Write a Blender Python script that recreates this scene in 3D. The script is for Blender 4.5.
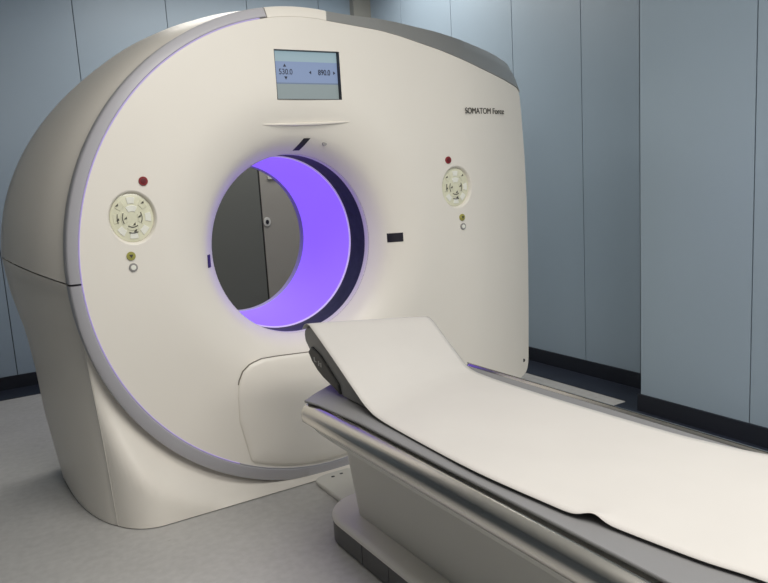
import bpy, bmesh, math, random
from mathutils import Vector, Matrix
random.seed(4)
S = bpy.context.scene
COL = S.collection
for o in list(bpy.data.objects): bpy.data.objects.remove(o)
pi = math.pi
# ------------------------------------------------------------------ camera
cam_d = bpy.data.cameras.new('camera'); cam = bpy.data.objects.new('camera', cam_d); COL.objects.link(cam)
r_ = Vector((0.8498518, -0.5237097, -0.0589925)); u_ = Vector((0.1312689, 0.1019403, 0.9860916)); f_ = Vector((0.5104120, 0.8457756, -0.1553810))
M = Matrix.Identity(4)
for i in range(3):
    M[i][0] = r_[i]; M[i][1] = u_[i]; M[i][2] = -f_[i]
M.translation = Vector((-1.40412, -2.96599, 1.37627))
cam.matrix_world = M
cam_d.sensor_fit = 'HORIZONTAL'; cam_d.sensor_width = 36.0
cam_d.lens = 718.24 * 36.0 / 768.0
cam_d.clip_start = 0.05
S.camera = cam
# ------------------------------------------------------------------ world, lights, exposure
W = bpy.data.worlds.new('world'); S.world = W; W.use_nodes = True
W.node_tree.nodes['Background'].inputs[0].default_value = (0.9, 0.95, 1.0, 1)
W.node_tree.nodes['Background'].inputs[1].default_value = 0.15
S.view_settings.view_transform = 'Standard'; S.view_settings.look = 'None'
S.view_settings.exposure = 0.20; S.view_settings.gamma = 1.0
S.view_settings.use_curve_mapping = False

def area(name, loc, sx, sy, power, col=(1, 0.96, 0.9), rot=(0, 0, 0)):
    l = bpy.data.lights.new(name, 'AREA'); l.shape = 'RECTANGLE'; l.size = sx; l.size_y = sy
    l.energy = power; l.color = col
    o = bpy.data.objects.new(name, l); o.location = loc; o.rotation_euler = rot; COL.objects.link(o)
    return o
area('ceiling_lamp_front', (-0.5, -1.6, 3.05), 1.8, 1.0, 36)
area('ceiling_lamp_entrance', (0.2, -3.9, 3.05), 2.4, 1.0, 105)
area('ceiling_lamp_rear', (0.9, 1.7, 3.05), 2.2, 1.2, 38)

# ------------------------------------------------------------------ materials
def mat(name, col, rough=0.5, metal=0.0, emit=None, es=0.0, noise=0.0, nscale=8.0, spec=0.5, bump=0.0, bscale=300.0, coat=0.0):
    m = bpy.data.materials.new(name); m.use_nodes = True
    nt = m.node_tree; b = nt.nodes['Principled BSDF']
    b.inputs['Base Color'].default_value = (*col, 1); b.inputs['Roughness'].default_value = rough
    b.inputs['Metallic'].default_value = metal; b.inputs['Specular IOR Level'].default_value = spec
    b.inputs['Coat Weight'].default_value = coat
    if emit:
        b.inputs['Emission Color'].default_value = (*emit, 1); b.inputs['Emission Strength'].default_value = es
    if noise or bump:
        tc = nt.nodes.new('ShaderNodeTexCoord')
    if noise:
        n = nt.nodes.new('ShaderNodeTexNoise'); n.inputs['Scale'].default_value = nscale; n.inputs['Detail'].default_value = 6
        nt.links.new(tc.outputs['Object'], n.inputs['Vector'])
        mr = nt.nodes.new('ShaderNodeMapRange'); mr.inputs[1].default_value = 0.3; mr.inputs[2].default_value = 0.7
        mr.inputs[3].default_value = 1 - noise; mr.inputs[4].default_value = 1 + noise
        nt.links.new(n.outputs['Fac'], mr.inputs[0])
        mx = nt.nodes.new('ShaderNodeMix'); mx.data_type = 'RGBA'; mx.blend_type = 'MULTIPLY'; mx.inputs[0].default_value = 1
        mx.inputs[6].default_value = (*col, 1)
        nt.links.new(mr.outputs[0], mx.inputs[7]); nt.links.new(mx.outputs[2], b.inputs['Base Color'])
    if bump:
        n2 = nt.nodes.new('ShaderNodeTexNoise'); n2.inputs['Scale'].default_value = bscale
        nt.links.new(tc.outputs['Object'], n2.inputs['Vector'])
        bp = nt.nodes.new('ShaderNodeBump'); bp.inputs['Strength'].default_value = bump; bp.inputs['Distance'].default_value = 0.002
        nt.links.new(n2.outputs['Fac'], bp.inputs['Height']); nt.links.new(bp.outputs[0], b.inputs['Normal'])
    return m

def floor_mat():
    m = mat('floor_vinyl', (0.46, 0.455, 0.445), 0.5, noise=0.05, nscale=3.0)
    nt = m.node_tree; b = nt.nodes['Principled BSDF']
    src = b.inputs['Base Color'].links[0].from_socket
    tc = nt.nodes.new('ShaderNodeTexCoord')
    n = nt.nodes.new('ShaderNodeTexNoise'); n.inputs['Scale'].default_value = 30; n.inputs['Detail'].default_value = 8
    nt.links.new(tc.outputs['Object'], n.inputs['Vector'])
    cr = nt.nodes.new('ShaderNodeValToRGB')
    cr.color_ramp.elements[0].position = 0.35; cr.color_ramp.elements[0].color = (0.93, 0.93, 0.93, 1)
    cr.color_ramp.elements[1].position = 0.65; cr.color_ramp.elements[1].color = (1.04, 1.04, 1.04, 1)
    nt.links.new(n.outputs['Fac'], cr.inputs[0])
    mx = nt.nodes.new('ShaderNodeMix'); mx.data_type = 'RGBA'; mx.blend_type = 'MULTIPLY'; mx.inputs[0].default_value = 1
    nt.links.new(src, mx.inputs[6]); nt.links.new(cr.outputs[0], mx.inputs[7])
    # scattered dark scuffs
    n3 = nt.nodes.new('ShaderNodeTexNoise'); n3.inputs['Scale'].default_value = 17; n3.inputs['Detail'].default_value = 3
    mp = nt.nodes.new('ShaderNodeMapping'); mp.inputs['Scale'].default_value = (1.0, 2.4, 1.0); mp.inputs['Rotation'].default_value = (0, 0, 0.7)
    nt.links.new(tc.outputs['Object'], mp.inputs[0]); nt.links.new(mp.outputs[0], n3.inputs['Vector'])
    c3 = nt.nodes.new('ShaderNodeValToRGB')
    c3.color_ramp.elements[0].position = 0.70; c3.color_ramp.elements[0].color = (1, 1, 1, 1)
    c3.color_ramp.elements[1].position = 0.78; c3.color_ramp.elements[1].color = (0.72, 0.7, 0.68, 1)
    nt.links.new(n3.outputs['Fac'], c3.inputs[0])
    m2 = nt.nodes.new('ShaderNodeMix'); m2.data_type = 'RGBA'; m2.blend_type = 'MULTIPLY'; m2.inputs[0].default_value = 1
    nt.links.new(mx.outputs[2], m2.inputs[6]); nt.links.new(c3.outputs[0], m2.inputs[7])
    nt.links.new(m2.outputs[2], b.inputs['Base Color'])
    return m

white = mat('cover_white', (0.83, 0.79, 0.72), 0.38, noise=0.01, nscale=2)
offw = mat('table_white', (0.62, 0.61, 0.57), 0.4, noise=0.01, nscale=2)
ringm = mat('ring_grey', (0.47, 0.465, 0.50), 0.35)
trimm = mat('trim_grey_metal', (0.46, 0.465, 0.46), 0.38, metal=0.6)
purple_line = mat('strip_violet_light', (0.5, 0.45, 0.68), 0.4, emit=(0.33, 0.22, 0.70), es=0.28)
liner = mat('bore_violet_lit', (0.2, 0.15, 0.5), 0.45, emit=(0.235, 0.10, 0.90), es=0.84)
ledm = mat('bore_led_edge', (0.7, 0.6, 0.9), 0.4, emit=(0.45, 0.34, 0.75), es=0.45)
navy = mat('bore_dark_ring', (0.03, 0.032, 0.05), 0.45, noise=0.25, nscale=25, spec=0.25)
black = mat('black_glass', (0.012, 0.01, 0.02), 0.4)
blackp = mat('black_plastic', (0.02, 0.02, 0.02), 0.45)
darkgap = mat('dark_gap', (0.03, 0.03, 0.03), 0.7)
redm = mat('red_button', (0.25, 0.02, 0.025), 0.35)
redd = mat('red_button_centre', (0.14, 0.01, 0.015), 0.4)
olive = mat('olive_button', (0.36, 0.34, 0.08), 0.4)
greyb = mat('grey_button', (0.30, 0.29, 0.28), 0.35)
keypad_m = mat('keypad_cream', (0.74, 0.73, 0.56), 0.25, noise=0.05, nscale=40, coat=0.4)
key_m = mat('key_white', (0.86, 0.86, 0.78), 0.15, coat=0.6)
ink = mat('ink_dark', (0.06, 0.055, 0.045), 0.6)
scr_top = mat('screen_pale', (0.05, 0.05, 0.05), 0.2, emit=(0.36, 0.50, 0.56), es=0.62)
scr_mid = mat('screen_blue', (0.05, 0.05, 0.05), 0.2, emit=(0.23, 0.31, 0.50), es=0.70)
scr_line = mat('screen_line', (0.05, 0.05, 0.05), 0.2, emit=(0.13, 0.18, 0.27), es=0.8)
scr_low = mat('screen_grey', (0.05, 0.05, 0.05), 0.2, emit=(0.30, 0.36, 0.36), es=0.62)
scr_ink = mat('screen_ink', (0.01, 0.012, 0.03), 0.4)
chrome = mat('rail_aluminium', (0.66, 0.64, 0.60), 0.24, metal=1.0)
padm = mat('pad_grey', (0.20, 0.20, 0.205), 0.55, bump=0.1, bscale=500)
headm = mat('headrest_grey', (0.27, 0.265, 0.26), 0.55)
paperm = mat('paper_white', (0.55, 0.53, 0.505), 0.75, noise=0.015, nscale=5, bump=0.15, bscale=14)
skirtm = mat('skirt_dark_grey', (0.11, 0.11, 0.112), 0.5)
wallb = mat('wall_blue_grey', (0.30, 0.38, 0.455), 0.42, noise=0.02, nscale=1.2)
walld = mat('wall_dark_blue_grey', (0.10, 0.12, 0.14), 0.5)
seamm = mat('wall_seam', (0.09, 0.11, 0.13), 0.6)
beige = mat('post_grey_beige', (0.30, 0.30, 0.27), 0.5)
navyf = mat('floor_navy', (0.016, 0.022, 0.038), 0.45, noise=0.15, nscale=6)
skirtn = mat('baseboard_navy', (0.010, 0.013, 0.022), 0.5)
doord = mat('door_dark_grey', (0.125, 0.13, 0.12), 0.45)
doorl = mat('door_taupe_grey', (0.30, 0.285, 0.26), 0.4)
ceilm = mat('ceiling_white', (0.75, 0.75, 0.72), 0.7)
metalm = mat('lock_metal', (0.62, 0.61, 0.58), 0.3, metal=0.2)
floorm = floor_mat()

# ------------------------------------------------------------------ mesh helpers
class MB:
    def __init__(s): s.v = []; s.f = []; s.m = []
    def add(s, vs, fs, mi=0):
        n = len(s.v); s.v += [tuple(v) for v in vs]; s.f += [tuple(i + n for i in f) for f in fs]; s.m += [mi] * len(fs); return s
    def grid(s, rows, closed=False, mi=0, flip=False):
        nr = len(rows); nc = len(rows[0]); n = len(s.v)
        for r in rows: s.v += [tuple(p) for p in r]
        for i in range(nr - 1):
            for j in range(nc if closed else nc - 1):
                k = (j + 1) % nc
                f = (n + i * nc + j, n + i * nc + k, n + (i + 1) * nc + k, n + (i + 1) * nc + j)
                s.f.append(f[::-1] if flip else f); s.m.append(mi)
        return s
    def box(s, x0, x1, y0, y1, z0, z1, mi=0):
        v = [(x, y, z) for z in (z0, z1) for y in (y0, y1) for x in (x0, x1)]
        return s.add(v, [(0, 2, 3, 1), (4, 5, 7, 6), (0, 1, 5, 4), (1, 3, 7, 5), (3, 2, 6, 7), (2, 0, 4, 6)], mi)
    def prism(s, pts, axis, a, b, mi=0):
        def P(p, t):
            return (p[0], p[1], t) if axis == 2 else ((p[0], t, p[1]) if axis == 1 else (t, p[0], p[1]))
        n = len(pts)
        vs = [P(p, a) for p in pts] + [P(p, b) for p in pts]
        fs = [tuple(range(n))[::-1], tuple(range(n, 2 * n))] + [(i, (i + 1) % n, n + (i + 1) % n, n + i) for i in range(n)]
        return s.add(vs, fs, mi)
    def build(s, name, mats, parent=None, smooth=True, bevel=0.0, seg=2, solid=0.0, angle=35, merge=True):
        me = bpy.data.meshes.new(name)
        off = parent.matrix_world.translation if parent is not None else Vector((0, 0, 0))
        p = parent
        off = Vector((0, 0, 0))
        while p is not None: off = off + p.location; p = p.parent
        me.from_pydata([Vector(v) - off for v in s.v], [], s.f); me.update()
        if not isinstance(mats, (list, tuple)): mats = [mats]
        for m in mats: me.materials.append(m)
        for p_, i in zip(me.polygons, s.m): p_.material_index = i
        bm = bmesh.new(); bm.from_mesh(me)
        if merge: bmesh.ops.remove_doubles(bm, verts=bm.verts, dist=0.00005)
        bmesh.ops.recalc_face_normals(bm, faces=bm.faces); bm.to_mesh(me); bm.free()
        o = bpy.data.objects.new(name, me); COL.objects.link(o)
        if parent is not None: o.parent = parent
        if smooth:
            for p_ in me.polygons: p_.use_smooth = True
            me.set_sharp_from_angle(angle=math.radians(angle))
        if solid:
            md = o.modifiers.new('solid', 'SOLIDIFY'); md.thickness = abs(solid); md.offset = -1 if solid > 0 else 1
        if bevel:
            md = o.modifiers.new('bevel', 'BEVEL'); md.width = bevel; md.segments = seg; md.limit_method = 'ANGLE'; md.angle_limit = math.radians(40)
        return o
def thing(name, label, cat, loc=(0, 0, 0), group=None):
    o = bpy.data.objects.new(name, None); o.empty_display_size = 0.1; COL.objects.link(o); o.location = loc
    tag(o, label, cat, group); return o
def tag(o, label, cat, group=None):
    o['label'] = label; o['category'] = cat
    if group: o['group'] = group
    return o
def struct(o): o['kind'] = 'structure'; return o
def lerp(a, b, t): return tuple(x + (y - x) * t for x, y in zip(a, b))
def sst(t): t = max(0, min(1, t)); return t * t * (3 - 2 * t)
def interp(pts, t):
    """piecewise-linear lookup: pts = [(t, value)...]"""
    if t <= pts[0][0]: return pts[0][1]
    for (a, va), (b, vb) in zip(pts, pts[1:]):
        if t <= b: return va + (vb - va) * (t - a) / (b - a)
    return pts[-1][1]
def resample(pts, n):
    d = [0]
    for a, b in zip(pts, pts[1:]): d.append(d[-1] + (Vector(b) - Vector(a)).length)
    out = []
    for i in range(n):
        t = d[-1] * i / (n - 1)
        for k in range(len(pts) - 1):
            if t <= d[k + 1] + 1e-9:
                out.append(lerp(pts[k], pts[k + 1], (t - d[k]) / max(1e-9, d[k + 1] - d[k]))); break
    return out
def catmull(pts, n):
    out = []
    P = [pts[0]] + list(pts) + [pts[-1]]
    for i in range(1, len(P) - 2):
        for k in range(n):
            t = k / n
            out.append(tuple(0.5 * (2 * b + (c - a) * t + (2 * a - 5 * b + 4 * c - d) * t * t + (-a + 3 * b - 3 * c + d) * t ** 3)
                             for a, b, c, d in zip(P[i - 1], P[i], P[i + 1], P[i + 2])))
    out.append(tuple(pts[-1])); return out
def circ(cx, cz, R, y, n, a0=0, a1=2 * pi):
    return [(cx + R * math.cos(a0 + (a1 - a0) * i / n), y, cz + R * math.sin(a0 + (a1 - a0) * i / n)) for i in range(n)]

# ------------------------------------------------------------------ room
XR, XC, YB, YF, XL, ZC = 2.13, 1.80, 2.90, -5.0, -3.6, 3.1
YC = -0.37                                   # rear end of the projecting wall
struct(MB().box(XL, XR + 0.1, YF, YB + 0.1, -0.05, 0.0).build('floor', floorm, smooth=False))
struct(MB().box(XL, XR + 0.1, YF, YB + 0.1, ZC, ZC + 0.05).build('ceiling', ceilm, smooth=False))
def panel_wall(name, axis, pos, sign, seams, z0, z1, mat_=wallb):
    """wall plane at `pos`, visible side towards -sign; separate sheets with a fine groove between them"""
    m = MB(); g = 0.003
    for a, b in zip(seams, seams[1:]):
        lo, hi = sorted((pos, pos + sign * 0.02))
        if axis == 0: m.box(lo, hi, a + g, b - g, z0, z1)
        else: m.box(a + g, b - g, lo, hi, z0, z1)
    lo, hi = sorted((pos + sign * 0.012, pos + sign * 0.08))
    if axis == 0: m.box(lo, hi, seams[0], seams[-1], z0, z1, 1)
    else: m.box(seams[0], seams[-1], lo, hi, z0, z1, 1)
    return struct(m.build(name, [mat_, seamm], smooth=False))
panel_wall('wall_back', 1, YB, 1, [XL, -3.10, -2.43, -1.75, -1.075, -0.385, 0.302, 0.974, 1.64, XR], 0.0, ZC)
panel_wall('wall_right', 0, XR, 1, [YC, 0.338, 0.967, 1.654, 2.345, YB], 0.0, ZC)
w = MB(); g = 0.003
ys = [YF, -4.2, -3.55, -2.90, -2.27, -1.64, -1.01, YC]
for a, b in zip(ys, ys[1:]): w.box(XC, XC + 0.02, a + g, b - g if b != YC else b, 0.0, ZC)
w.box(XC + 0.012, XR + 0.02, YF, YC - 0.001, 0, ZC, 1)
w.box(XC + 0.0, XR, YC - 0.004, YC, 0, ZC, 0)
struct(w.build('wall_right_projection', [wallb, seamm], smooth=False))
struct(MB().box(XL - 0.1, XL, YF, YB + 0.1, 0, ZC).build('wall_left', walld, smooth=False))
struct(MB().box(XL - 0.1, XR + 0.1, YF - 0.1, YF, 0, ZC).build('wall_front', walld, smooth=False))
struct(MB().box(1.955, XR, YB - 0.07, YB, 0.0, ZC).build('trim_1', beige, smooth=False))
HS = 0.1
struct(MB().box(XL, 1.955, YB - 0.012, YB, 0, HS).build('baseboard_back', skirtn, smooth=False))
struct(MB().box(XR - 0.012, XR, YC, YB, 0, HS).build('baseboard_right', skirtn, smooth=False))
struct(MB().box(XC - 0.012, XC, YF, YC, 0, HS).box(XC - 0.012, XR, YC, YC + 0.012, 0, HS).build('baseboard_projection', skirtn, smooth=False))
struct(MB().box(XL, XR - 0.26, 2.60, YB - 0.012, 0, 0.0025).build('trim_2', navyf, smooth=False))
b_ = MB(); b_.add([(XR - 0.26, -0.20, 0.0028), (XR - 0.012, -0.20, 0.0028), (XR - 0.012, YB - 0.012, 0.0028), (XR - 0.26, YB - 0.012, 0.0028)], [(0, 1, 2, 3)])
b_.add([(1.52, -0.22, 0.0028), (XR - 0.27, -0.215, 0.0028), (XR - 0.26, -0.20, 0.0028), (XR - 0.012, -0.20, 0.0028), (XR - 0.012, YC + 0.012, 0.0028), (XC - 0.012, YC + 0.012, 0.0028), (XC - 0.012, YF, 0.0028), (1.52, YF, 0.0028)], [(0, 1, 2, 3, 4, 5, 6, 7)])
struct(b_.build('trim_3', navyf, smooth=False, merge=False))
# closet doors in the back wall, seen through the bore
struct(MB().box(0.932, 0.958, YB - 0.008, YB - 0.001, 0.11, 2.1).build('trim_4', blackp, smooth=False))
d1 = struct(MB().box(0.305, 0.938, YB - 0.02, YB - 0.001, 0.11, 2.1).build('door_1', doord, smooth=False, bevel=0.003))
d2 = struct(MB().box(0.952, 1.60, YB - 0.02, YB - 0.001, 0.11, 2.1).build('door_2', doorl, smooth=False, bevel=0.003))
lk = MB(); lk.prism([(0.985 + 0.034 * math.cos(a * pi / 12), 1.065 + 0.04 * math.sin(a * pi / 12)) for a in range(24)], 1, YB - 0.03, YB - 0.02)
lk = lk.build('door_lock', metalm, d2, bevel=0.003)
MB().prism([(0.985 + 0.015 * math.cos(a * pi / 8), 1.064 + 0.019 * math.sin(a * pi / 8)) for a in range(16)], 1, YB - 0.034, YB - 0.029).build('keyhole', black, lk)
MB().box(1.02, 1.10, YB - 0.04, YB - 0.02, 1.425, 1.455).build('door_hook', metalm, d2, bevel=0.004)

# ------------------------------------------------------------------ CT scanner
CX, CZ, RD, RO = 0.047, 1.072, 1.020, 1.069       # disc centre, disc radius, ring outer radius
BX, BZ, RB, KX = 0.0, 1.092, 0.42, 0.956                     # bore
def funnel(d): return 0.100 * max(0.0, 1 - d / 0.28) ** 2.0 + 0.050 * max(0.0, 1 - d / 0.09) ** 2
def flank_y(x): return 0.10 * max(0.0, (x - 0.90) / 0.50) ** 1.6
def face_point(th, t):
    a = (BX + RB * KX * math.cos(th), BZ + RB * math.sin(th)); b = (CX + RD * math.cos(th), CZ + RD * math.sin(th))
    x = a[0] + (b[0] - a[0]) * t; z = a[1] + (b[1] - a[1]) * t
    d = math.hypot((x - BX) / KX, z - BZ) - RB
    y = funnel(d) + flank_y(x)
    return (x, y, z)
def face_y(x, z):
    th = math.atan2(z - BZ, x - BX); d = math.hypot((x - BX) / KX, z - BZ) - RB
    return funnel(d) + flank_y(x)
G = thing('ct_scanner', 'large white CT scanner gantry with violet-lit round bore and grey rim', 'CT scanner', (0.1, 0.4, 0))
N = 144
ts = [0, 0.005, 0.010, 0.016, 0.023, 0.031, 0.04, 0.05, 0.06, 0.08, 0.11, 0.15, 0.2, 0.25, 0.3, 0.35, 0.4, 0.46, 0.55, 0.65, 0.75, 0.85, 0.94, 1.0]
rows = [[face_point(2 * pi * i / N, t) for i in range(N)] for t in ts]
front_n = len(rows)
rows += [[(p[0], p[1] + 0.034, p[2]) for p in r] for r in rows[::-1]]
rows.append(rows[0])
fc = MB().grid(rows, True).build('front_cover', white, G, angle=50)
PANELS = ((-0.757, 1.280), (0.858, 1.310))
SCR = (-0.093, 0.2215, 1.7435, 1.951)
cut = MB()
for px, pz in PANELS:
    cut.prism([(px + 0.108 * 0.88 * math.cos(a * pi / 32), pz + 0.108 * math.sin(a * pi / 32)) for a in range(64)], 1, -0.06, 0.10)
cut.box(SCR[0] - 0.002, SCR[1] + 0.002, -0.06, 0.10, SCR[2] - 0.002, SCR[3] + 0.002)
cut = cut.build('cutter', white, G, smooth=False)
md = fc.modifiers.new('holes', 'BOOLEAN'); md.operation = 'DIFFERENCE'; md.object = cut; md.solver = 'EXACT'
bpy.context.view_layer.update()
me = bpy.data.meshes.new_from_object(fc.evaluated_get(bpy.context.evaluated_depsgraph_get())); me.name = 'front_cover'
fc.modifiers.clear(); fc.data = me
me.set_sharp_from_angle(angle=math.radians(50))
bpy.data.objects.remove(cut)
# bore: dark ring, bright edge, lit liner, rear lip
def tube(name, prof, m, parent, cx=BX, cz=BZ, n=128):
    return MB().grid([[(cx + (p[0] - cx) * KX, p[1], p[2]) for p in circ(cx, cz, R, y, n)] for R, y in prof], True).build(name, m, parent, angle=40)
tube('bore_dark_ring', [(0.4215, 0.146), (0.4215, 0.152), (0.424, 0.335), (0.424, 0.343)], navy, G)
tube('bore_light_block', [(0.426, 0.15), (0.440, 0.17), (0.440, 0.93), (0.432, 0.945)], blackp, G)  # unseen black tube, added to keep the liner's glow out of the housing
tube('bore_edge_light', [(0.4242, 0.338), (0.419, 0.339), (0.418, 0.347)], ledm, G)
tube('bore_liner', [(0.418, 0.347), (0.412, 0.89)], liner, G)
tube('bore_rear_lip', [(0.4125, 0.89), (0.410, 0.895), (0.409, 0.93), (0.416, 0.95), (0.445, 0.972)], mat('bore_lip_grey', (0.42, 0.40, 0.48), 0.5), G)

# outer ring in two lengths, with a thin violet light strip along its inner edge
def ring_rows(prof, a0, a1, n):
    return [[(CX + R * math.cos(a0 + (a1 - a0) * i / n), y, CZ + R * math.sin(a0 + (a1 - a0) * i / n)) for R, y in prof] for i in range(n + 1)]
def low_ring(rows):
    out = []
    for r in rows:
        q = []
        for x, y, z in r:
            R = math.hypot(x - CX, z - CZ); k = 1 + 0.40 * sst((CZ - z) / 1.0)
            R2 = RD + 0.004 + (R - RD - 0.004) * k
            q.append((CX + (x - CX) * R2 / R, y, max(0.003, CZ + (z - CZ) * R2 / R)))
        out.append(q)
    return out
def capped(m, rows):
    m.grid(rows); n = len(rows[0])
    m.add(rows[0], [tuple(range(n))]); m.add(rows[-1], [tuple(range(n))[::-1]]); return m
rprof = [(1.024, 0.03), (1.0245, 0.002), (1.028, -0.001), (1.060, 0.010), (1.067, 0.018), (RO, 0.075), (1.05, 0.10)]
R_ = math.radians
o = capped(MB(), ring_rows(rprof, R_(99.2), R_(181.6), 60)).build('rim_ring', ringm, G, angle=40); 
o = capped(MB(), low_ring(ring_rows(rprof, R_(182.05), R_(312), 84))).build('rim_ring', ringm, G, angle=40)
wprof = [(1.0205, 0.03), (1.0205, 0.003), (1.0225, 0.001), (1.060, 0.010), (1.067, 0.018), (RO, 0.075), (1.05, 0.10)]
capped(MB(), ring_rows(wprof, R_(83), R_(98.9), 20)).build('rim_top_segment', white, G, angle=40)
sprof = [(1.0195, 0.012), (1.0195, 0.000), (1.0215, -0.0025), (1.0240, -0.001), (1.0240, 0.012)]
capped(MB(), ring_rows(sprof, R_(101), R_(243), 120)).build('light_strip', purple_line, G)

capped(MB(), ring_rows(sprof, R_(243.2), R_(312), 54)).build('rim_edge', ringm, G, angle=40)
# right flank
cont = [(0.171, 2.0845), (0.30, 2.072), (0.45, 2.057), (0.56, 2.037), (0.79, 1.983), (1.06, 1.905), (1.25, 1.857), (1.372, 1.822), (1.394, 1.80),
        (1.408, 1.70), (1.430, 1.45), (1.440, 1.2), (1.438, 0.9), (1.428, 0.6), (1.410, 0.27), (1.392, 0.215), (1.34, 0.19), (1.1, 0.175), (0.85, 0.17), (0.70, 0.17)]
NC = 120
C2 = resample(cont, NC)
def inner(i):
    th = math.radians(83 - 134 * i / (NC - 1)); return (CX + (RD - 0.0001) * math.cos(th), CZ + (RD - 0.0001) * math.sin(th))
rows = []
for k in range(9):
    t = k / 8 * 0.985
    rows.append([])
    for i in range(NC):
        x, z = lerp(inner(i), C2[i], t); rows[-1].append((x, flank_y(x) + 0.0003, z))
rows.append([(x, flank_y(x) + 0.012, z) for x, z in [lerp(inner(i), C2[i], 0.995) for i in range(NC)]])
rows.append([(x, flank_y(x) + 0.03, z) for x, z in C2])
rows.append([(x, 0.42, z) for x, z in C2])
rows.append([(x, 0.75, z) for x, z in C2])
MB().grid(rows).build('flank_cover', white, G, angle=50)
# grey metallic cap along the top right edge
NT = 46
top = resample(cont[:9], NT)
rows = []
for i, (x, z) in enumerate(top):
    u = i / (NT - 1); h = 0.0485 + 0.105 * sst(u * 1.02) ** 0.9; y = flank_y(x); e = 0.03 * u
    rows.append([(x, y + 0.02, z - 0.004), (x, y - 0.002, z + 0.001), (x, y + 0.004, z + 0.010), (x + e * 0.5, y + 0.010 + 0.045 * u, z + h * 0.55), (x + e, y + 0.018 + 0.10 * u, z + h * 0.97),
                 (x + e, y + 0.075 + 0.065 * u, z + h), (x + e + 0.03 * (1 - u) ** 6, 0.42, z + h + 0.015 + 0.036 * (1 - u) ** 4), (x + e + 0.04 * (1 - u) ** 6, 0.75, z + h + 0.01 + 0.062 * (1 - u) ** 4), (x, 0.76, z - 0.004)])
capped(MB(), rows).build('top_trim', trimm, G, angle=45)

# rear outline and left body
rl = [(0.0, -1.055), (0.02, -1.062), (0.37, -1.105), (0.59, -1.118), (0.77, -1.138), (0.967, -1.178), (1.13, -1.194)]   # z -> x
def rear_arc(th):
    R = 1.178 + 0.058 * sst((math.degrees(th) - 125) / 45); return (0.04 + R * math.cos(th), 1.04 + R * math.sin(th))
A0, A1, F0 = 176.0, 82.0, 181.8
NB = 70
rows = []
for i in range(NB + 1):
    a = math.radians(A0 + (A1 - A0) * i / NB)
    fa = math.radians(F0 + (A1 - F0) * i / NB)
    f = (CX + (RO - 0.006) * math.cos(fa), CZ + (RO - 0.006) * math.sin(fa)); r = rear_arc(a)
    row = []
    for yy, t, bul in ((0.088, 0.0, 0), (0.135, 0.10, 0.004), (0.14, 0.107, 0.006), (0.30, 0.40, 0.016), (0.50, 0.68, 0.016), (0.66, 0.9, 0.008), (0.75, 1.0, 0.0), (0.83, 1.0, -0.012), (0.90, 1.0, -0.045)):
        p = lerp(f, r, t); n_ = (math.cos(a), math.sin(a))
        row.append((p[0] + n_[0] * bul, yy, p[1] + n_[1] * bul))
    rows.append(row)
seam = rows[0]
MB().grid(rows).build('barrel_cover', white, G, angle=50)
# lower left: front foot, then the side cover
def front_x(z): return interp([(0, -0.940), (0.4, -0.958), (0.8, -0.983), (1.0, -1.0), (1.2, -1.018)], z)
ths = sorted(list(range(184, 285, 2)) + [224 + 0.4 * i for i in range(45)])
cang = math.degrees(math.atan2(0 - CZ, front_x(0) - CX)) % 360
ths = sorted(set([t for t in ths if abs(t - cang) > 0.3] + [cang]))
rows = []; edge = []
for th in ths:
    a = math.radians(th); c, s = math.cos(a), math.sin(a)
    if th >= cang - 1e-6: r1 = CZ / -s
    else:
        r1 = 1.05
        for _ in range(12): r1 = (front_x(CZ + r1 * s) - CX) / c
    r0 = 1.045; r1 = max(r1, r0 + 0.004)
    row = []
    for k in range(15):
        t = k / 14; r = r0 + (r1 - r0) * t; x = CX + r * c; z = max(0.0, CZ + r * s) if k < 14 else max(0.004, CZ + r * s)
        sd = sst((r - 1.045) / 0.22)
        sd = 1 - (1 - sd) * (1 - t ** 3) if th > cang else sd
        cc = max(0, min(0.85, (front_x(z) + 0.165 - x) / 0.205))
        y = 0.085 * (1 - sd) + sd * (-0.055 + 0.29 * (1 - math.sqrt(1 - cc * cc)))
        row.append((x, y, max(z, 0.004)))
    rows.append(row)
    if th <= cang + 1e-6: edge.append(row[-1])
MB().grid(rows).build('base_front_cover', white, G, angle=60)
edge = [p for p in edge if p[2] < 1.0]
rows = []
edge = [(e[0], e[1], e[2]) for e in edge]
edge[0] = (edge[0][0], edge[0][1], edge[0][2])
for e in edge:
    zr = e[2] * 1.105 / edge[0][2] if e[2] > 0.5 else e[2] * (1 + 0.105 / edge[0][2] * 0)
    zr = e[2] + (1.085 - edge[0][2]) * (e[2] / edge[0][2]) ** 2
    xr = interp(rl, zr)
    row = [(e[0] + 0.01, e[1] + 0.003, e[2]), (e[0] - 0.003, e[1] + 0.004, e[2]), (e[0] - 0.004, e[1] + 0.010, e[2])]
    for t in (0.03, 0.07, 0.12, 0.18, 0.25, 0.35, 0.45, 0.55, 0.65, 0.75, 0.85, 1.0):
        p = lerp((e[0], e[1] + 0.01, e[2]), (xr, 0.75, zr), t)
        row.append((p[0] - 0.012 * math.sin(pi * t) - 0.034 * max(0, 1 - p[2] / 0.75) * math.sin(pi * t ** 0.6), p[1], p[2]))
    row.append((xr + 0.012, 0.83, zr)); row.append((xr + 0.045, 0.90, zr))
    rows.append(row)
rows.insert(0, [(p[0], p[1], p[2] - 0.005) for p in resample(seam, len(rows[0]))])
MB().grid(rows).build('side_cover', white, G, angle=50)
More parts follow.
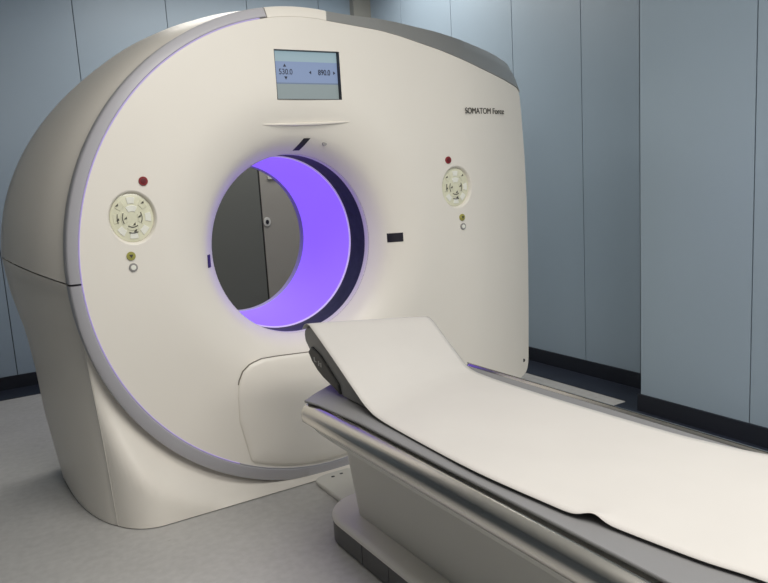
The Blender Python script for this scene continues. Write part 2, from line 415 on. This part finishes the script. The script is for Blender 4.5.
# rear cover with its bore funnel
outl = [(-1.055 + 0.045, 0.004)] + [(x + 0.045, z) for z, x in rl[1:]]
outl += [(0.04 + 1.135 * math.cos(R_(a)), 1.04 + 1.135 * math.sin(R_(a))) for a in range(175, 79, -4)]
outl += [(0.6, 2.12), (1.0, 2.03), (1.36, 1.93), (1.40, 1.80), (1.39, 1.2), (1.36, 0.27), (1.30, 0.06), (1.2, 0.004)]
outl = resample(outl + [outl[0]], 161)[:-1]
rows = []
for sc, y in ((1.0, 0.76), (1.0, 0.90), (0.985, 0.94), (0.95, 0.97), (0.80, 0.98)):
    rows.append([(BX + (x - BX) * sc, y, BZ + (z - BZ) * sc if sc == 1.0 or z > 0.3 else max(0.004, BZ + (z - BZ) * (sc * 0.5 + 0.5))) for x, z in outl])
def rc(R, y): 
    out = []
    for x, z in outl:
        a = math.atan2(z - BZ, x - BX); out.append((BX + R * KX * math.cos(a), y, BZ + R * math.sin(a)))
    return out
rows += [rc(0.62, 0.985), rc(0.52, 0.985), rc(0.46, 0.978), rc(0.445, 0.972)]
MB().grid(rows, True).build('rear_cover', white, G, angle=40)
# plinth under the flank and along the floor
MB().box(-0.96, 1.10, 0.14, 0.88, 0.0, 0.15).build('plinth', darkgap, G, bevel=0.01)
pp = [(0.45, 0.03)] + [(1.20 + 0.10 * math.sin(pi / 2 * i / 8), 0.13 - 0.10 * math.cos(pi / 2 * i / 8)) for i in range(9)] + [(1.30, 0.86), (0.45, 0.86)]
MB().prism(pp, 2, 0.004, 0.21).build('base_side_cover', white, G, bevel=0.008)
# brow over the bore
br = []
for i in range(25):
    u = i / 24; x = -0.165 + 0.425 * u; w_ = math.sin(pi * u) ** 0.7 if 0 < u < 1 else 0.0
    z = 1.638 + 0.006 * u; y = face_y(x, z)
    br.append([(x, y + 0.002, z + 0.004), (x, y - 0.011 * w_ - 0.0008, z), (x, y - 0.010 * w_ - 0.0006, z - 0.006 * w_ - 0.001), (x, face_y(x, z - 0.024 * w_) + 0.001, z - 0.012 * w_ - 0.002)])
MB().grid(br).build('brow', white, G, angle=25)
# lower service panel, clipped by the disc's edge
pts = [(-0.400, 0.35), (-0.397, 0.47), (-0.385, 0.53), (-0.362, 0.572), (-0.325, 0.600), (-0.27, 0.613), (-0.2, 0.612), (0.0, 0.600), (0.2, 0.600), (0.33, 0.597), (0.40, 0.580), (0.445, 0.54), (0.46, 0.47)]
arc = [(CX + 1.005 * math.cos(R_(a)), CZ + 1.005 * math.sin(R_(a))) for a in range(294, 243, -4)]
outp = pts + arc
outp = resample(outp + [outp[0]], 121)[:-1]
cx_, cz_ = 0.035, 0.33
rows = []
for sc, y in ((1.0, 0.02), (1.0, -0.003), (0.99, -0.007), (0.95, -0.012), (0.80, -0.017), (0.5, -0.020), (0.05, -0.021)):
    rows.append([(cx_ + (x - cx_) * sc, y if z > 0.25 or sc < 0.9 else (y if sc < 1 else max(y, -0.004)), cz_ + (z - cz_) * sc) for x, z in outp])
sp = MB().grid(rows, True)
sp.add(rows[-1], [tuple(range(len(outp)))])
sp.build('service_panel', white, G, angle=60)
g_ = [(cx_ + (x - cx_) * 1.012, -0.001, cz_ + (z - cz_) * 1.018) for x, z in outp]
g0 = [(cx_ + (x - cx_) * 0.98, -0.001, cz_ + (z - cz_) * 0.98) for x, z in outp]
k_ = [i for i, (x, z) in enumerate(outp) if z > 0.50 and x < 0.42]
gm = MB(); gm.grid([[(g_[i][0], -0.0012, g_[i][2]) for i in k_], [(g0[i][0], -0.0012, g0[i][2]) for i in k_], [(g0[i][0], 0.01, g0[i][2]) for i in k_]])
gm.build('panel_edge_shade', mat('painted_edge_shade', (0.18, 0.165, 0.14), 0.7), G)  # shadow along the panel's top edge, painted as a flat dark strip
# display
DX0, DX1, DZ0, DZ1 = SCR; DY = 0.024
dm = MB().box(DX0 - 0.001, DX1 + 0.001, DY, DY + 0.008, DZ0 - 0.001, DZ1 + 0.001)
dm.box(DX0 - 0.0015, DX0, -0.0006, DY, DZ0, DZ1).box(DX1, DX1 + 0.0015, -0.0006, DY, DZ0, DZ1)
dm.box(DX0 - 0.0015, DX1 + 0.0015, -0.0006, DY, DZ1, DZ1 + 0.0015).box(DX0 - 0.0015, DX1 + 0.0015, -0.0006, DY, DZ0 - 0.0015, DZ0)
disp = dm.build('display_bezel', black, G, smooth=False)
sc_ = MB(); x0, x1, y_ = DX0 + 0.001, DX1 - 0.001, DY - 0.0005
def strip(z0, z1, mi): sc_.add([(x0, y_, z0), (x1, y_, z0), (x1, y_, z1), (x0, y_, z1)], [(0, 1, 2, 3)], mi)
strip(1.907, 1.9505, 0); strip(1.817, 1.907, 1); strip(1.811, 1.817, 2); strip(1.744, 1.811, 3)
sc_.build('screen', [scr_top, scr_mid, scr_line, scr_low], disp, smooth=False)
def text_mesh(name, body, size, loc, m, parent, rz=0.0, sx=1.0, extr=0.0004, bold=0.0):
    c = bpy.data.curves.new(name, 'FONT'); c.body = body; c.size = size; c.extrude = extr; c.align_x = 'CENTER'; c.align_y = 'CENTER'; c.offset = bold
    t = bpy.data.objects.new(name, c); COL.objects.link(t); bpy.context.view_layer.update()
    me = bpy.data.meshes.new_from_object(t.evaluated_get(bpy.context.evaluated_depsgraph_get())); me.name = name
    bpy.data.objects.remove(t)
    off = Vector((0, 0, 0)); p = parent
    while p is not None: off = off + p.location; p = p.parent
    T = Matrix.Translation(Vector(loc) - off) @ Matrix.Rotation(rz, 4, 'Z') @ Matrix.Rotation(pi / 2, 4, 'X') @ Matrix.Diagonal((sx, 1, 1, 1))
    me.transform(T); me.materials.clear(); me.materials.append(m)
    o = bpy.data.objects.new(name, me); COL.objects.link(o); o.parent = parent; return o
YT_ = DY - 0.0012
text_mesh('readout', '530.0', 0.034, (-0.036, YT_, 1.862), scr_ink, disp, sx=0.88, bold=0.0002)
text_mesh('readout', '890.0', 0.034, (0.153, YT_, 1.862), scr_ink, disp, sx=0.82, bold=0.0006)
def tri(name, pts):
    MB().add([(x, YT_, z) for x, z in pts], [(0, 1, 2)]).build(name, scr_ink, disp, smooth=False)
tri('screen_arrow', [(-0.047, 1.884), (-0.031, 1.884), (-0.039, 1.897)])
tri('screen_arrow', [(-0.045, 1.843), (-0.029, 1.843), (-0.037, 1.829)])
tri('screen_arrow', [(0.088, 1.870), (0.088, 1.854), (0.077, 1.862)])
tri('screen_arrow', [(0.199, 1.870), (0.199, 1.854), (0.210, 1.862)])
# model lettering on the flank
xm = 1.068
text_mesh('lettering', 'SOMATOM Force', 0.042, (xm + 0.008, flank_y(xm) + 0.0004, 1.690), ink, G, rz=math.atan2(flank_y(1.2) - flank_y(0.94), 0.26), sx=0.96, bold=0.0, extr=0.0012)
# control panels
def disc(m, x, z, prof, n=40, mi=0, y0=0.0, kx=1.0):
    E = [[(x + (p[0] - x) * kx, p[1], p[2]) for p in circ(x, z, R, y0 + y, n)] for R, y in prof]
    m.grid(E, True, mi); k = E[-1]
    m.add(k, [tuple(range(n))], mi); return m
PK = 0.88
def arcbar(m, x, z, R, a, half, w_, y, n=7):
    ri, ro = R - w_ / 2, R + w_ / 2
    rr = [[(x + q * PK * math.cos(a - half + 2 * half * i / n), y, z + q * math.sin(a - half + 2 * half * i / n)) for i in range(n + 1)] for q in (ri, ro)]
    top_ = [[(p[0], y - 0.0025, p[2]) for p in r] for r in rr]
    m.grid([rr[0], top_[0], top_[1], rr[1]]); 
    for e in (0, -1): m.add([rr[0][e], top_[0][e], top_[1][e], rr[1][e]], [(0, 1, 2, 3)])
def control_panel(x, z, parts):
    y0 = face_y(x, z); yk = y0; 
    k = disc(MB(), x, z, [(0.1095, -0.0004), (0.106, 0.001), (0.102, 0.006), (0.0985, 0.014), (0.097, 0.020)], y0=y0, kx=PK).build('control_panel', white, G, angle=30)
    y0 = y0 + 0.016
    kp = disc(MB(), x, z, [(0.0975, 0.004), (0.096, 0.0), (0.085, -0.0025), (0.05, -0.0035), (0.01, -0.0035)], y0=y0, kx=PK).build('keypad', keypad_m, k, angle=40)
    for j in range(8):
        m = MB(); arcbar(m, x, z, 0.070, pi / 2 + j * pi / 4, 0.24, 0.026, y0 - 0.0028); m.build('key', key_m if j in (0, 3, 5, 6, 4) else keypad_m, k, bevel=0.001)
    for j in range(4):
        m = MB(); arcbar(m, x, z, 0.038, pi / 2 + j * pi / 2, 0.55, 0.024, y0 - 0.0030); m.build('key', key_m if j == 0 else keypad_m, k, bevel=0.001)
    def symbol(m): return m.build('key_symbol', ink, k, smooth=False)
    for (R, a, h_) in ((0.066, pi, 0.28), (0.060, -pi / 2, 0.34), (0.043, pi, 0.5), (0.043, 0, 0.5), (0.037, -pi / 2, 0.6)):
        m = MB(); arcbar(m, x, z, R, a, h_, 0.0035, y0 - 0.0046); symbol(m)
    for (dx, dz) in ((-0.054, 0.053), (0.045, 0.058), (-0.056, -0.004), (-0.026, 0.000), (0.028, 0.004), (0.005, -0.026), (0.007, -0.052)):
        symbol(MB().prism([(x + dx - 0.007, z + dz - 0.004), (x + dx + 0.005, z + dz - 0.003), (x + dx + 0.005, z + dz + 0.007)], 1, y0 - 0.0072, y0 - 0.0045))
    return k
def round_button(name, x, z, R, m1, m2, sym=None):
    y0 = face_y(x, z)
    b = disc(MB(), x, z, [(R, 0.003), (R, -0.004), (R * 0.9, -0.006), (R * 0.55, -0.006)], y0=y0).build(name, m1, G, angle=35)
    disc(MB(), x, z, [(R * 0.62, -0.0055), (R * 0.58, -0.0075), (R * 0.3, -0.008)], n=24, y0=y0).build('button_centre', m2, b, angle=35)
    if sym: sym(x, z, y0, b)
    return b
def symtri(x, z, y0, b): MB().prism([(x - 0.008, z + 0.006), (x + 0.008, z + 0.006), (x, z - 0.008)], 1, y0 - 0.0095, y0 - 0.0075).build('button_symbol', ink, b, smooth=False)
for sx, (px, pz), (rx, rz_), (ox, oz), (gx, gz) in (
        (-1, (-0.757, 1.280), (-0.702, 1.422), (-0.781, 1.130), (-0.777, 1.084)),
        (1, (0.858, 1.310), (0.809, 1.448), (0.882, 1.154), (0.886, 1.107))):
    control_panel(px, pz, None)
    round_button('emergency_stop_button', rx, rz_, 0.018, redm, redd)['label'] = 'dark red round button'
    round_button('table_button', ox, oz, 0.0175, olive, olive, symtri)['label'] = 'olive round button with dark triangle'
    round_button('call_button', gx, gz, 0.0170, greyb, key_m)['label'] = 'grey round button with pale centre'
# dark sensor windows round the bore
def window(name, x, z, w_, h_, shear=0.0, lab=None):
    n = 8; fr = []
    for i in range(n + 1):
        v = i / n - 0.5
        fr.append([(x + w_ * (k / n - 0.5) + shear * v, z + h_ * v) for k in range(n + 1)])
    m = MB().grid([[(a, face_y(a, b) - 0.002, b) for a, b in r] for r in fr])
    rim = fr[0] + [r[-1] for r in fr[1:]] + fr[-1][::-1][1:] + [r[0] for r in fr[::-1][1:-1]]
    m.grid([[(a, face_y(a, b) - 0.002, b) for a, b in rim], [(a, face_y(a, b) + 0.004, b) for a, b in rim]], True)
    return m.build(name, black, G, smooth=False)
window('sensor_window', 0.496, 1.084, 0.070, 0.044)
window('sensor_window', 0.045, 1.552, 0.032, 0.050, 0.032)
window('sensor_window', -0.438, 1.066, 0.022, 0.055, 0.004)
disc(MB(), 0.150, 1.552, [(0.012, 0.004), (0.011, -0.002), (0.005, -0.0025)], n=20, y0=face_y(0.15, 1.552)).build('microphone', greyb, G)
disc(MB(), 1.352, 0.29, [(0.011, 0.006), (0.010, -0.003), (0.004, -0.003)], n=16, y0=flank_y(1.352) + 0.002).build('screw', blackp, G)

# ------------------------------------------------------------------ patient table
T = thing('patient_table', 'long white patient table with aluminium edge rails in front of the scanner', 'table', (-0.03, -1.7, 0))
XT = -0.03; YT0, YT1 = -0.73, -3.35
def loft_y(secs): return MB().grid(secs)
# table top shell: cross-section swept along y, with a rounded front end
def shell_sec(k, y, kz=1.0):
    half = [(0.0, 0.600), (0.355, 0.600), (0.375, 0.585), (0.378, 0.548), (0.366, 0.520), (0.33, 0.488), (0.26, 0.455), (0.20, 0.430), (0.0, 0.425)]
    pts = [(XT - x * k, y, 0.6 - (0.6 - z) * kz) for x, z in half] + [(XT + x * k * 0.9, y, 0.6 - (0.6 - z) * kz) for x, z in half[::-1][1:-1]]
    return pts
secs = [shell_sec(0.97, YT0 + 0.0, 0.45), shell_sec(0.99, YT0 - 0.004, 0.62), shell_sec(1.0, YT0 - 0.03, 0.86), shell_sec(1.0, YT0 - 0.08, 0.97), shell_sec(1.0, YT0 - 0.15, 1.0), shell_sec(1.0, YT1, 1.0)]
m = MB().grid(secs, True); n = len(secs[0]); m.add(secs[0], [tuple(range(n))]); m.add(secs[-1], [tuple(range(n))[::-1]])
m.build('table_top', offw, T, angle=50)
# aluminium rails
for s in (-1, 1):
    DXR = 0.012
    prof = [(0.352, 0.600), (0.354, 0.609), (0.362, 0.6125), (0.370, 0.6115), (0.386, 0.603), (0.396, 0.592), (0.4015, 0.578), (0.402, 0.562), (0.398, 0.548), (0.388, 0.540), (0.352, 0.540)]
    prof = [(x - DXR, z) for x, z in prof]
    if s == 1: prof = [(0.354, 0.598), (0.356, 0.602), (0.364, 0.6105)] + prof[3:]
    if s == 1: prof = [(x - 0.008, z + 0.014) for x, z in prof]
    secs = []
    for y, k in ((YT0 + 0.010, 0.97), (YT0 + 0.008, 1.0), (YT0 - 0.006, 1.0), (YT1, 1.0)):
        secs.append([(XT + s * (0.385 + (x - 0.385) * k), y, 0.578 + (z - 0.578) * k) for x, z in prof])
    m = MB().grid(secs, True); n = len(prof); m.add(secs[0], [tuple(range(n))]); m.add(secs[-1], [tuple(range(n))[::-1]])
    m.build('side_rail', chrome, T, angle=50)
# column under the top
def plan(hw, y0, y1, rad, cx=XT, n=10):
    p = [(cx - hw, y1)]
    for i in range(n + 1):
        a = pi - pi / 2 * i / n; p.append((cx - hw + rad + rad * math.cos(a), y0 - rad + rad * math.sin(a)))
    for i in range(n + 1):
        a = pi / 2 - pi / 2 * i / n; p.append((cx + hw - rad + rad * math.cos(a), y0 - rad + rad * math.sin(a)))
    p.append((cx + hw, y1)); return p
def stack(levels, name, mt, parent, **k):
    rows = [[(x, y, z) for x, y in plan(hw, y0, y1, rad)] for hw, y0, y1, rad, z in levels]
    m = MB().grid(rows, True); n = len(rows[0]); m.add(rows[0], [tuple(range(n))[::-1]]); m.add(rows[-1], [tuple(range(n))]); return m.build(name, mt, parent, **k)
stack([(0.160, -0.600, -3.0, 0.10, 0.10), (0.168, -0.575, -3.0, 0.10, 0.24), (0.176, -0.565, -3.0, 0.09, 0.36), (0.20, -0.60, -3.0, 0.09, 0.425), (0.255, -0.70, -3.1, 0.09, 0.462), (0.31, -0.76, -3.2, 0.09, 0.49)], 'column', offw, T, angle=50)
# base: pale top plate over a skirt of dark panels
stack([(0.246, -0.490, -3.1, 0.17, 0.087), (0.251, -0.484, -3.1, 0.18, 0.088), (0.252, -0.482, -3.1, 0.18, 0.096), (0.247, -0.487, -3.1, 0.175, 0.105), (0.228, -0.507, -3.08, 0.16, 0.109)], 'base_plate', mat('base_plate_white', (0.72, 0.70, 0.65), 0.4), T, angle=50)
stack([(0.225, -0.52, -3.05, 0.15, 0.0), (0.225, -0.52, -3.05, 0.15, 0.084)], 'base', darkgap, T)
ring = plan(0.248, -0.487, -3.08, 0.175, n=14)
def skirt(path):
    m = MB(); a = [(x, y, 0.006) for x, y in path]; b = [(x + 0, y, 0.0875) for x, y in path]
    cxs = XT
    ins = lambda p: (p[0] + (0.018 if p[0] < cxs - 0.1 else (-0.018 if p[0] > cxs + 0.1 else 0)), p[1] - (0.018 if p[1] > -0.62 else 0), p[2])
    m.grid([a, b, [ins(p) for p in b], [ins(p) for p in a]], False)
    m.grid([[ins(p) for p in a], a])
    for e in (0, -1): m.add([a[e], b[e], ins(b[e]), ins(a[e])], [(0, 1, 2, 3)])
    return m.build('skirt_panel', skirtm, T, angle=30)
yseg = [-0.838]
while yseg[-1] > -2.9: yseg.append(yseg[-1] - 0.18)
front = [p for p in ring if p[1] > -0.838]
skirt([(XT - 0.248, -0.836)] + front + [(XT + 0.248, -0.836)])
for s in (-1, 1):
    for a, b in zip(yseg, yseg[1:]): skirt([(XT + s * 0.248, a - 0.003), (XT + s * 0.248, b + 0.001)])
# floor plate between the scanner and the table
ppl = [(-0.098, -0.475), (-0.098, -0.10)] + [(-0.098 + 0.085 * (1 - math.cos(pi / 2 * i / 8)), -0.10 + 0.05 * math.sin(pi / 2 * i / 8)) for i in range(1, 9)] + [(0.09, -0.052), (0.12, -0.10), (0.12, -0.475)]
FP = tag(MB().prism(ppl, 2, 0.0, 0.022).build('floor_plate', offw, None, bevel=0.006, angle=40), 'low off-white floor plate with two small holes between scanner foot and table base', 'floor plate')
for (x, y) in ((-0.013, -0.103), (0.034, -0.097)):
    MB().prism([(x + 0.009 * math.cos(a * pi / 8), y + 0.007 * math.sin(a * pi / 8)) for a in range(16)], 2, 0.0215, 0.0228).build('plate_hole', black, FP, smooth=False)

# pad on the table top
pz0, pz1 = 0.6142, 0.6228
tip = [(-0.366, -3.3), (-0.369, -2.6), (-0.367, -1.9), (-0.370, -1.5), (-0.369, -1.05), (-0.388, -0.80), (-0.404, -0.722), (-0.33, -0.665), (-0.24, -0.605), (-0.15, -0.555), (-0.03, -0.535), (0.09, -0.56), (0.19, -0.61), (0.26, -0.67), (0.298, -0.74), (0.298, -0.85), (0.298, -1.2), (0.298, -2.0), (0.298, -3.3)]
tag(MB().prism(tip, 2, pz0, pz1).build('mattress_pad', padm, None, bevel=0.003, angle=50), 'thin dark grey mattress pad lying on the table top under the white paper', 'mattress pad')

# headrest: lofted wedge, near profile to far profile
pn = [(-0.535, 0.838), (-0.512, 0.826), (-0.505, 0.806), (-0.510, 0.783), (-0.532, 0.762), (-0.546, 0.748), (-0.573, 0.718), (-0.615, 0.690), (-0.66, 0.672), (-0.74, 0.650), (-0.80, 0.6275), (-0.96, 0.6245), (-0.985, 0.632), (-0.90, 0.685), (-0.76, 0.757), (-0.62, 0.826), (-0.572, 0.845)]
pf = [(-0.588, 0.792), (-0.568, 0.782), (-0.558, 0.764), (-0.561, 0.744), (-0.574, 0.727), (-0.584, 0.715), (-0.605, 0.694), (-0.64, 0.676), (-0.68, 0.662), (-0.73, 0.645), (-0.77, 0.6275), (-0.835, 0.6245), (-0.850, 0.632), (-0.80, 0.675), (-0.73, 0.730), (-0.655, 0.785), (-0.625, 0.799)]
XH0, XH1 = -0.285, 0.195
rows = []
for k in range(9):
    t = k / 8; rows.append([(XH0 + (XH1 - XH0) * t, *lerp(a, b, t)) for a, b in zip(pn, pf)])
H = thing('headrest', 'grey wedge headrest with black side plate raised at the head end under paper', 'headrest', (-0.03, -0.85, 0.6225))
m = MB().grid(rows, True); n = len(pn); m.add(rows[0], [tuple(range(n))]); m.add(rows[-1], [tuple(range(n))[::-1]])
m.build('headrest_cushion', headm, H, angle=40, bevel=0.004)
bp_ = [(-0.546, 0.747), (-0.574, 0.716), (-0.616, 0.689), (-0.66, 0.671), (-0.74, 0.649), (-0.785, 0.634), (-0.775, 0.668), (-0.70, 0.715), (-0.640, 0.752), (-0.575, 0.772)]
sp_ = MB().prism(bp_, 0, XH0 - 0.009, XH0 + 0.002).build('side_plate', blackp, H, bevel=0.003, smooth=False)
mk = MB()
for (y, z, dy, dz) in ((-0.598, 0.728, 0.004, 0.017), (-0.604, 0.721, 0.010, 0.004), (-0.632, 0.719, 0.004, 0.018), (-0.640, 0.720, 0.010, 0.004), (-0.650, 0.716, 0.004, 0.016)):
    mk.box(XH0 - 0.0102, XH0 - 0.0088, y - dy, y + dy, z - dz / 2, z + dz / 2)
mk.build('plate_marks', mat('mark_grey', (0.38, 0.38, 0.37), 0.6), sp_, smooth=False)

# paper sheet draped over headrest and pad
Nn = [(-0.297, -0.517, 0.832), (-0.298, -0.540, 0.851), (-0.299, -0.575, 0.857), (-0.301, -0.625, 0.838), (-0.305, -0.77, 0.765), (-0.310, -0.91, 0.692), (-0.316, -1.01, 0.648), (-0.323, -1.12, 0.632), (-0.335, -1.40, 0.6295), (-0.342, -1.62, 0.632), (-0.330, -1.83, 0.632), (-0.322, -1.91, 0.632), (-0.306, -1.955, 0.632), (-0.301, -2.00, 0.632), (-0.275, -2.18, 0.631), (-0.245, -2.32, 0.631), (-0.235, -2.6, 0.631), (-0.235, -3.15, 0.63)]
Ff = [(0.208, -0.588, 0.803), (0.209, -0.604, 0.812), (0.210, -0.630, 0.814), (0.211, -0.665, 0.797), (0.214, -0.735, 0.742), (0.220, -0.80, 0.690), (0.226, -0.855, 0.648), (0.230, -0.95, 0.633), (0.233, -1.20, 0.628), (0.238, -1.46, 0.628), (0.249, -1.72, 0.628), (0.262, -1.82, 0.628), (0.272, -1.89, 0.629), (0.283, -1.95, 0.630), (0.315, -2.1, 0.635), (0.335, -2.3, 0.639), (0.34, -2.6, 0.640), (0.34, -3.15, 0.640)]
A = catmull(Nn, 6); B = catmull(Ff, 6)
rows = []
for i, (a, b) in enumerate(zip(A, B)):
    row = []
    for k in range(25):
        t = k / 24; p = lerp(a, b, t)
        wv = 0.0016 * math.sin(7 * p[1] + 5 * t) * math.sin(pi * t)
        # faint crease along the roll
        wv += 0.0022 * math.exp(-((t - 0.16 - 0.05 * math.sin(1.3 * p[1])) / 0.03) ** 2) * (1 if p[1] < -1.1 else 0)
        wv += 0.013 * math.exp(-((p[1] + 1.952) / 0.028) ** 2 - t / 0.05)
        if a[2] > 0.7: wv += 0.004 * math.sin(pi * t)
        row.append((p[0], p[1], p[2] + wv))
    rows.append(row)
tag(MB().grid(rows).build('paper_sheet', paperm, None, solid=-0.0012, angle=70), 'long white disposable paper sheet draped over the headrest and pad', 'paper sheet')
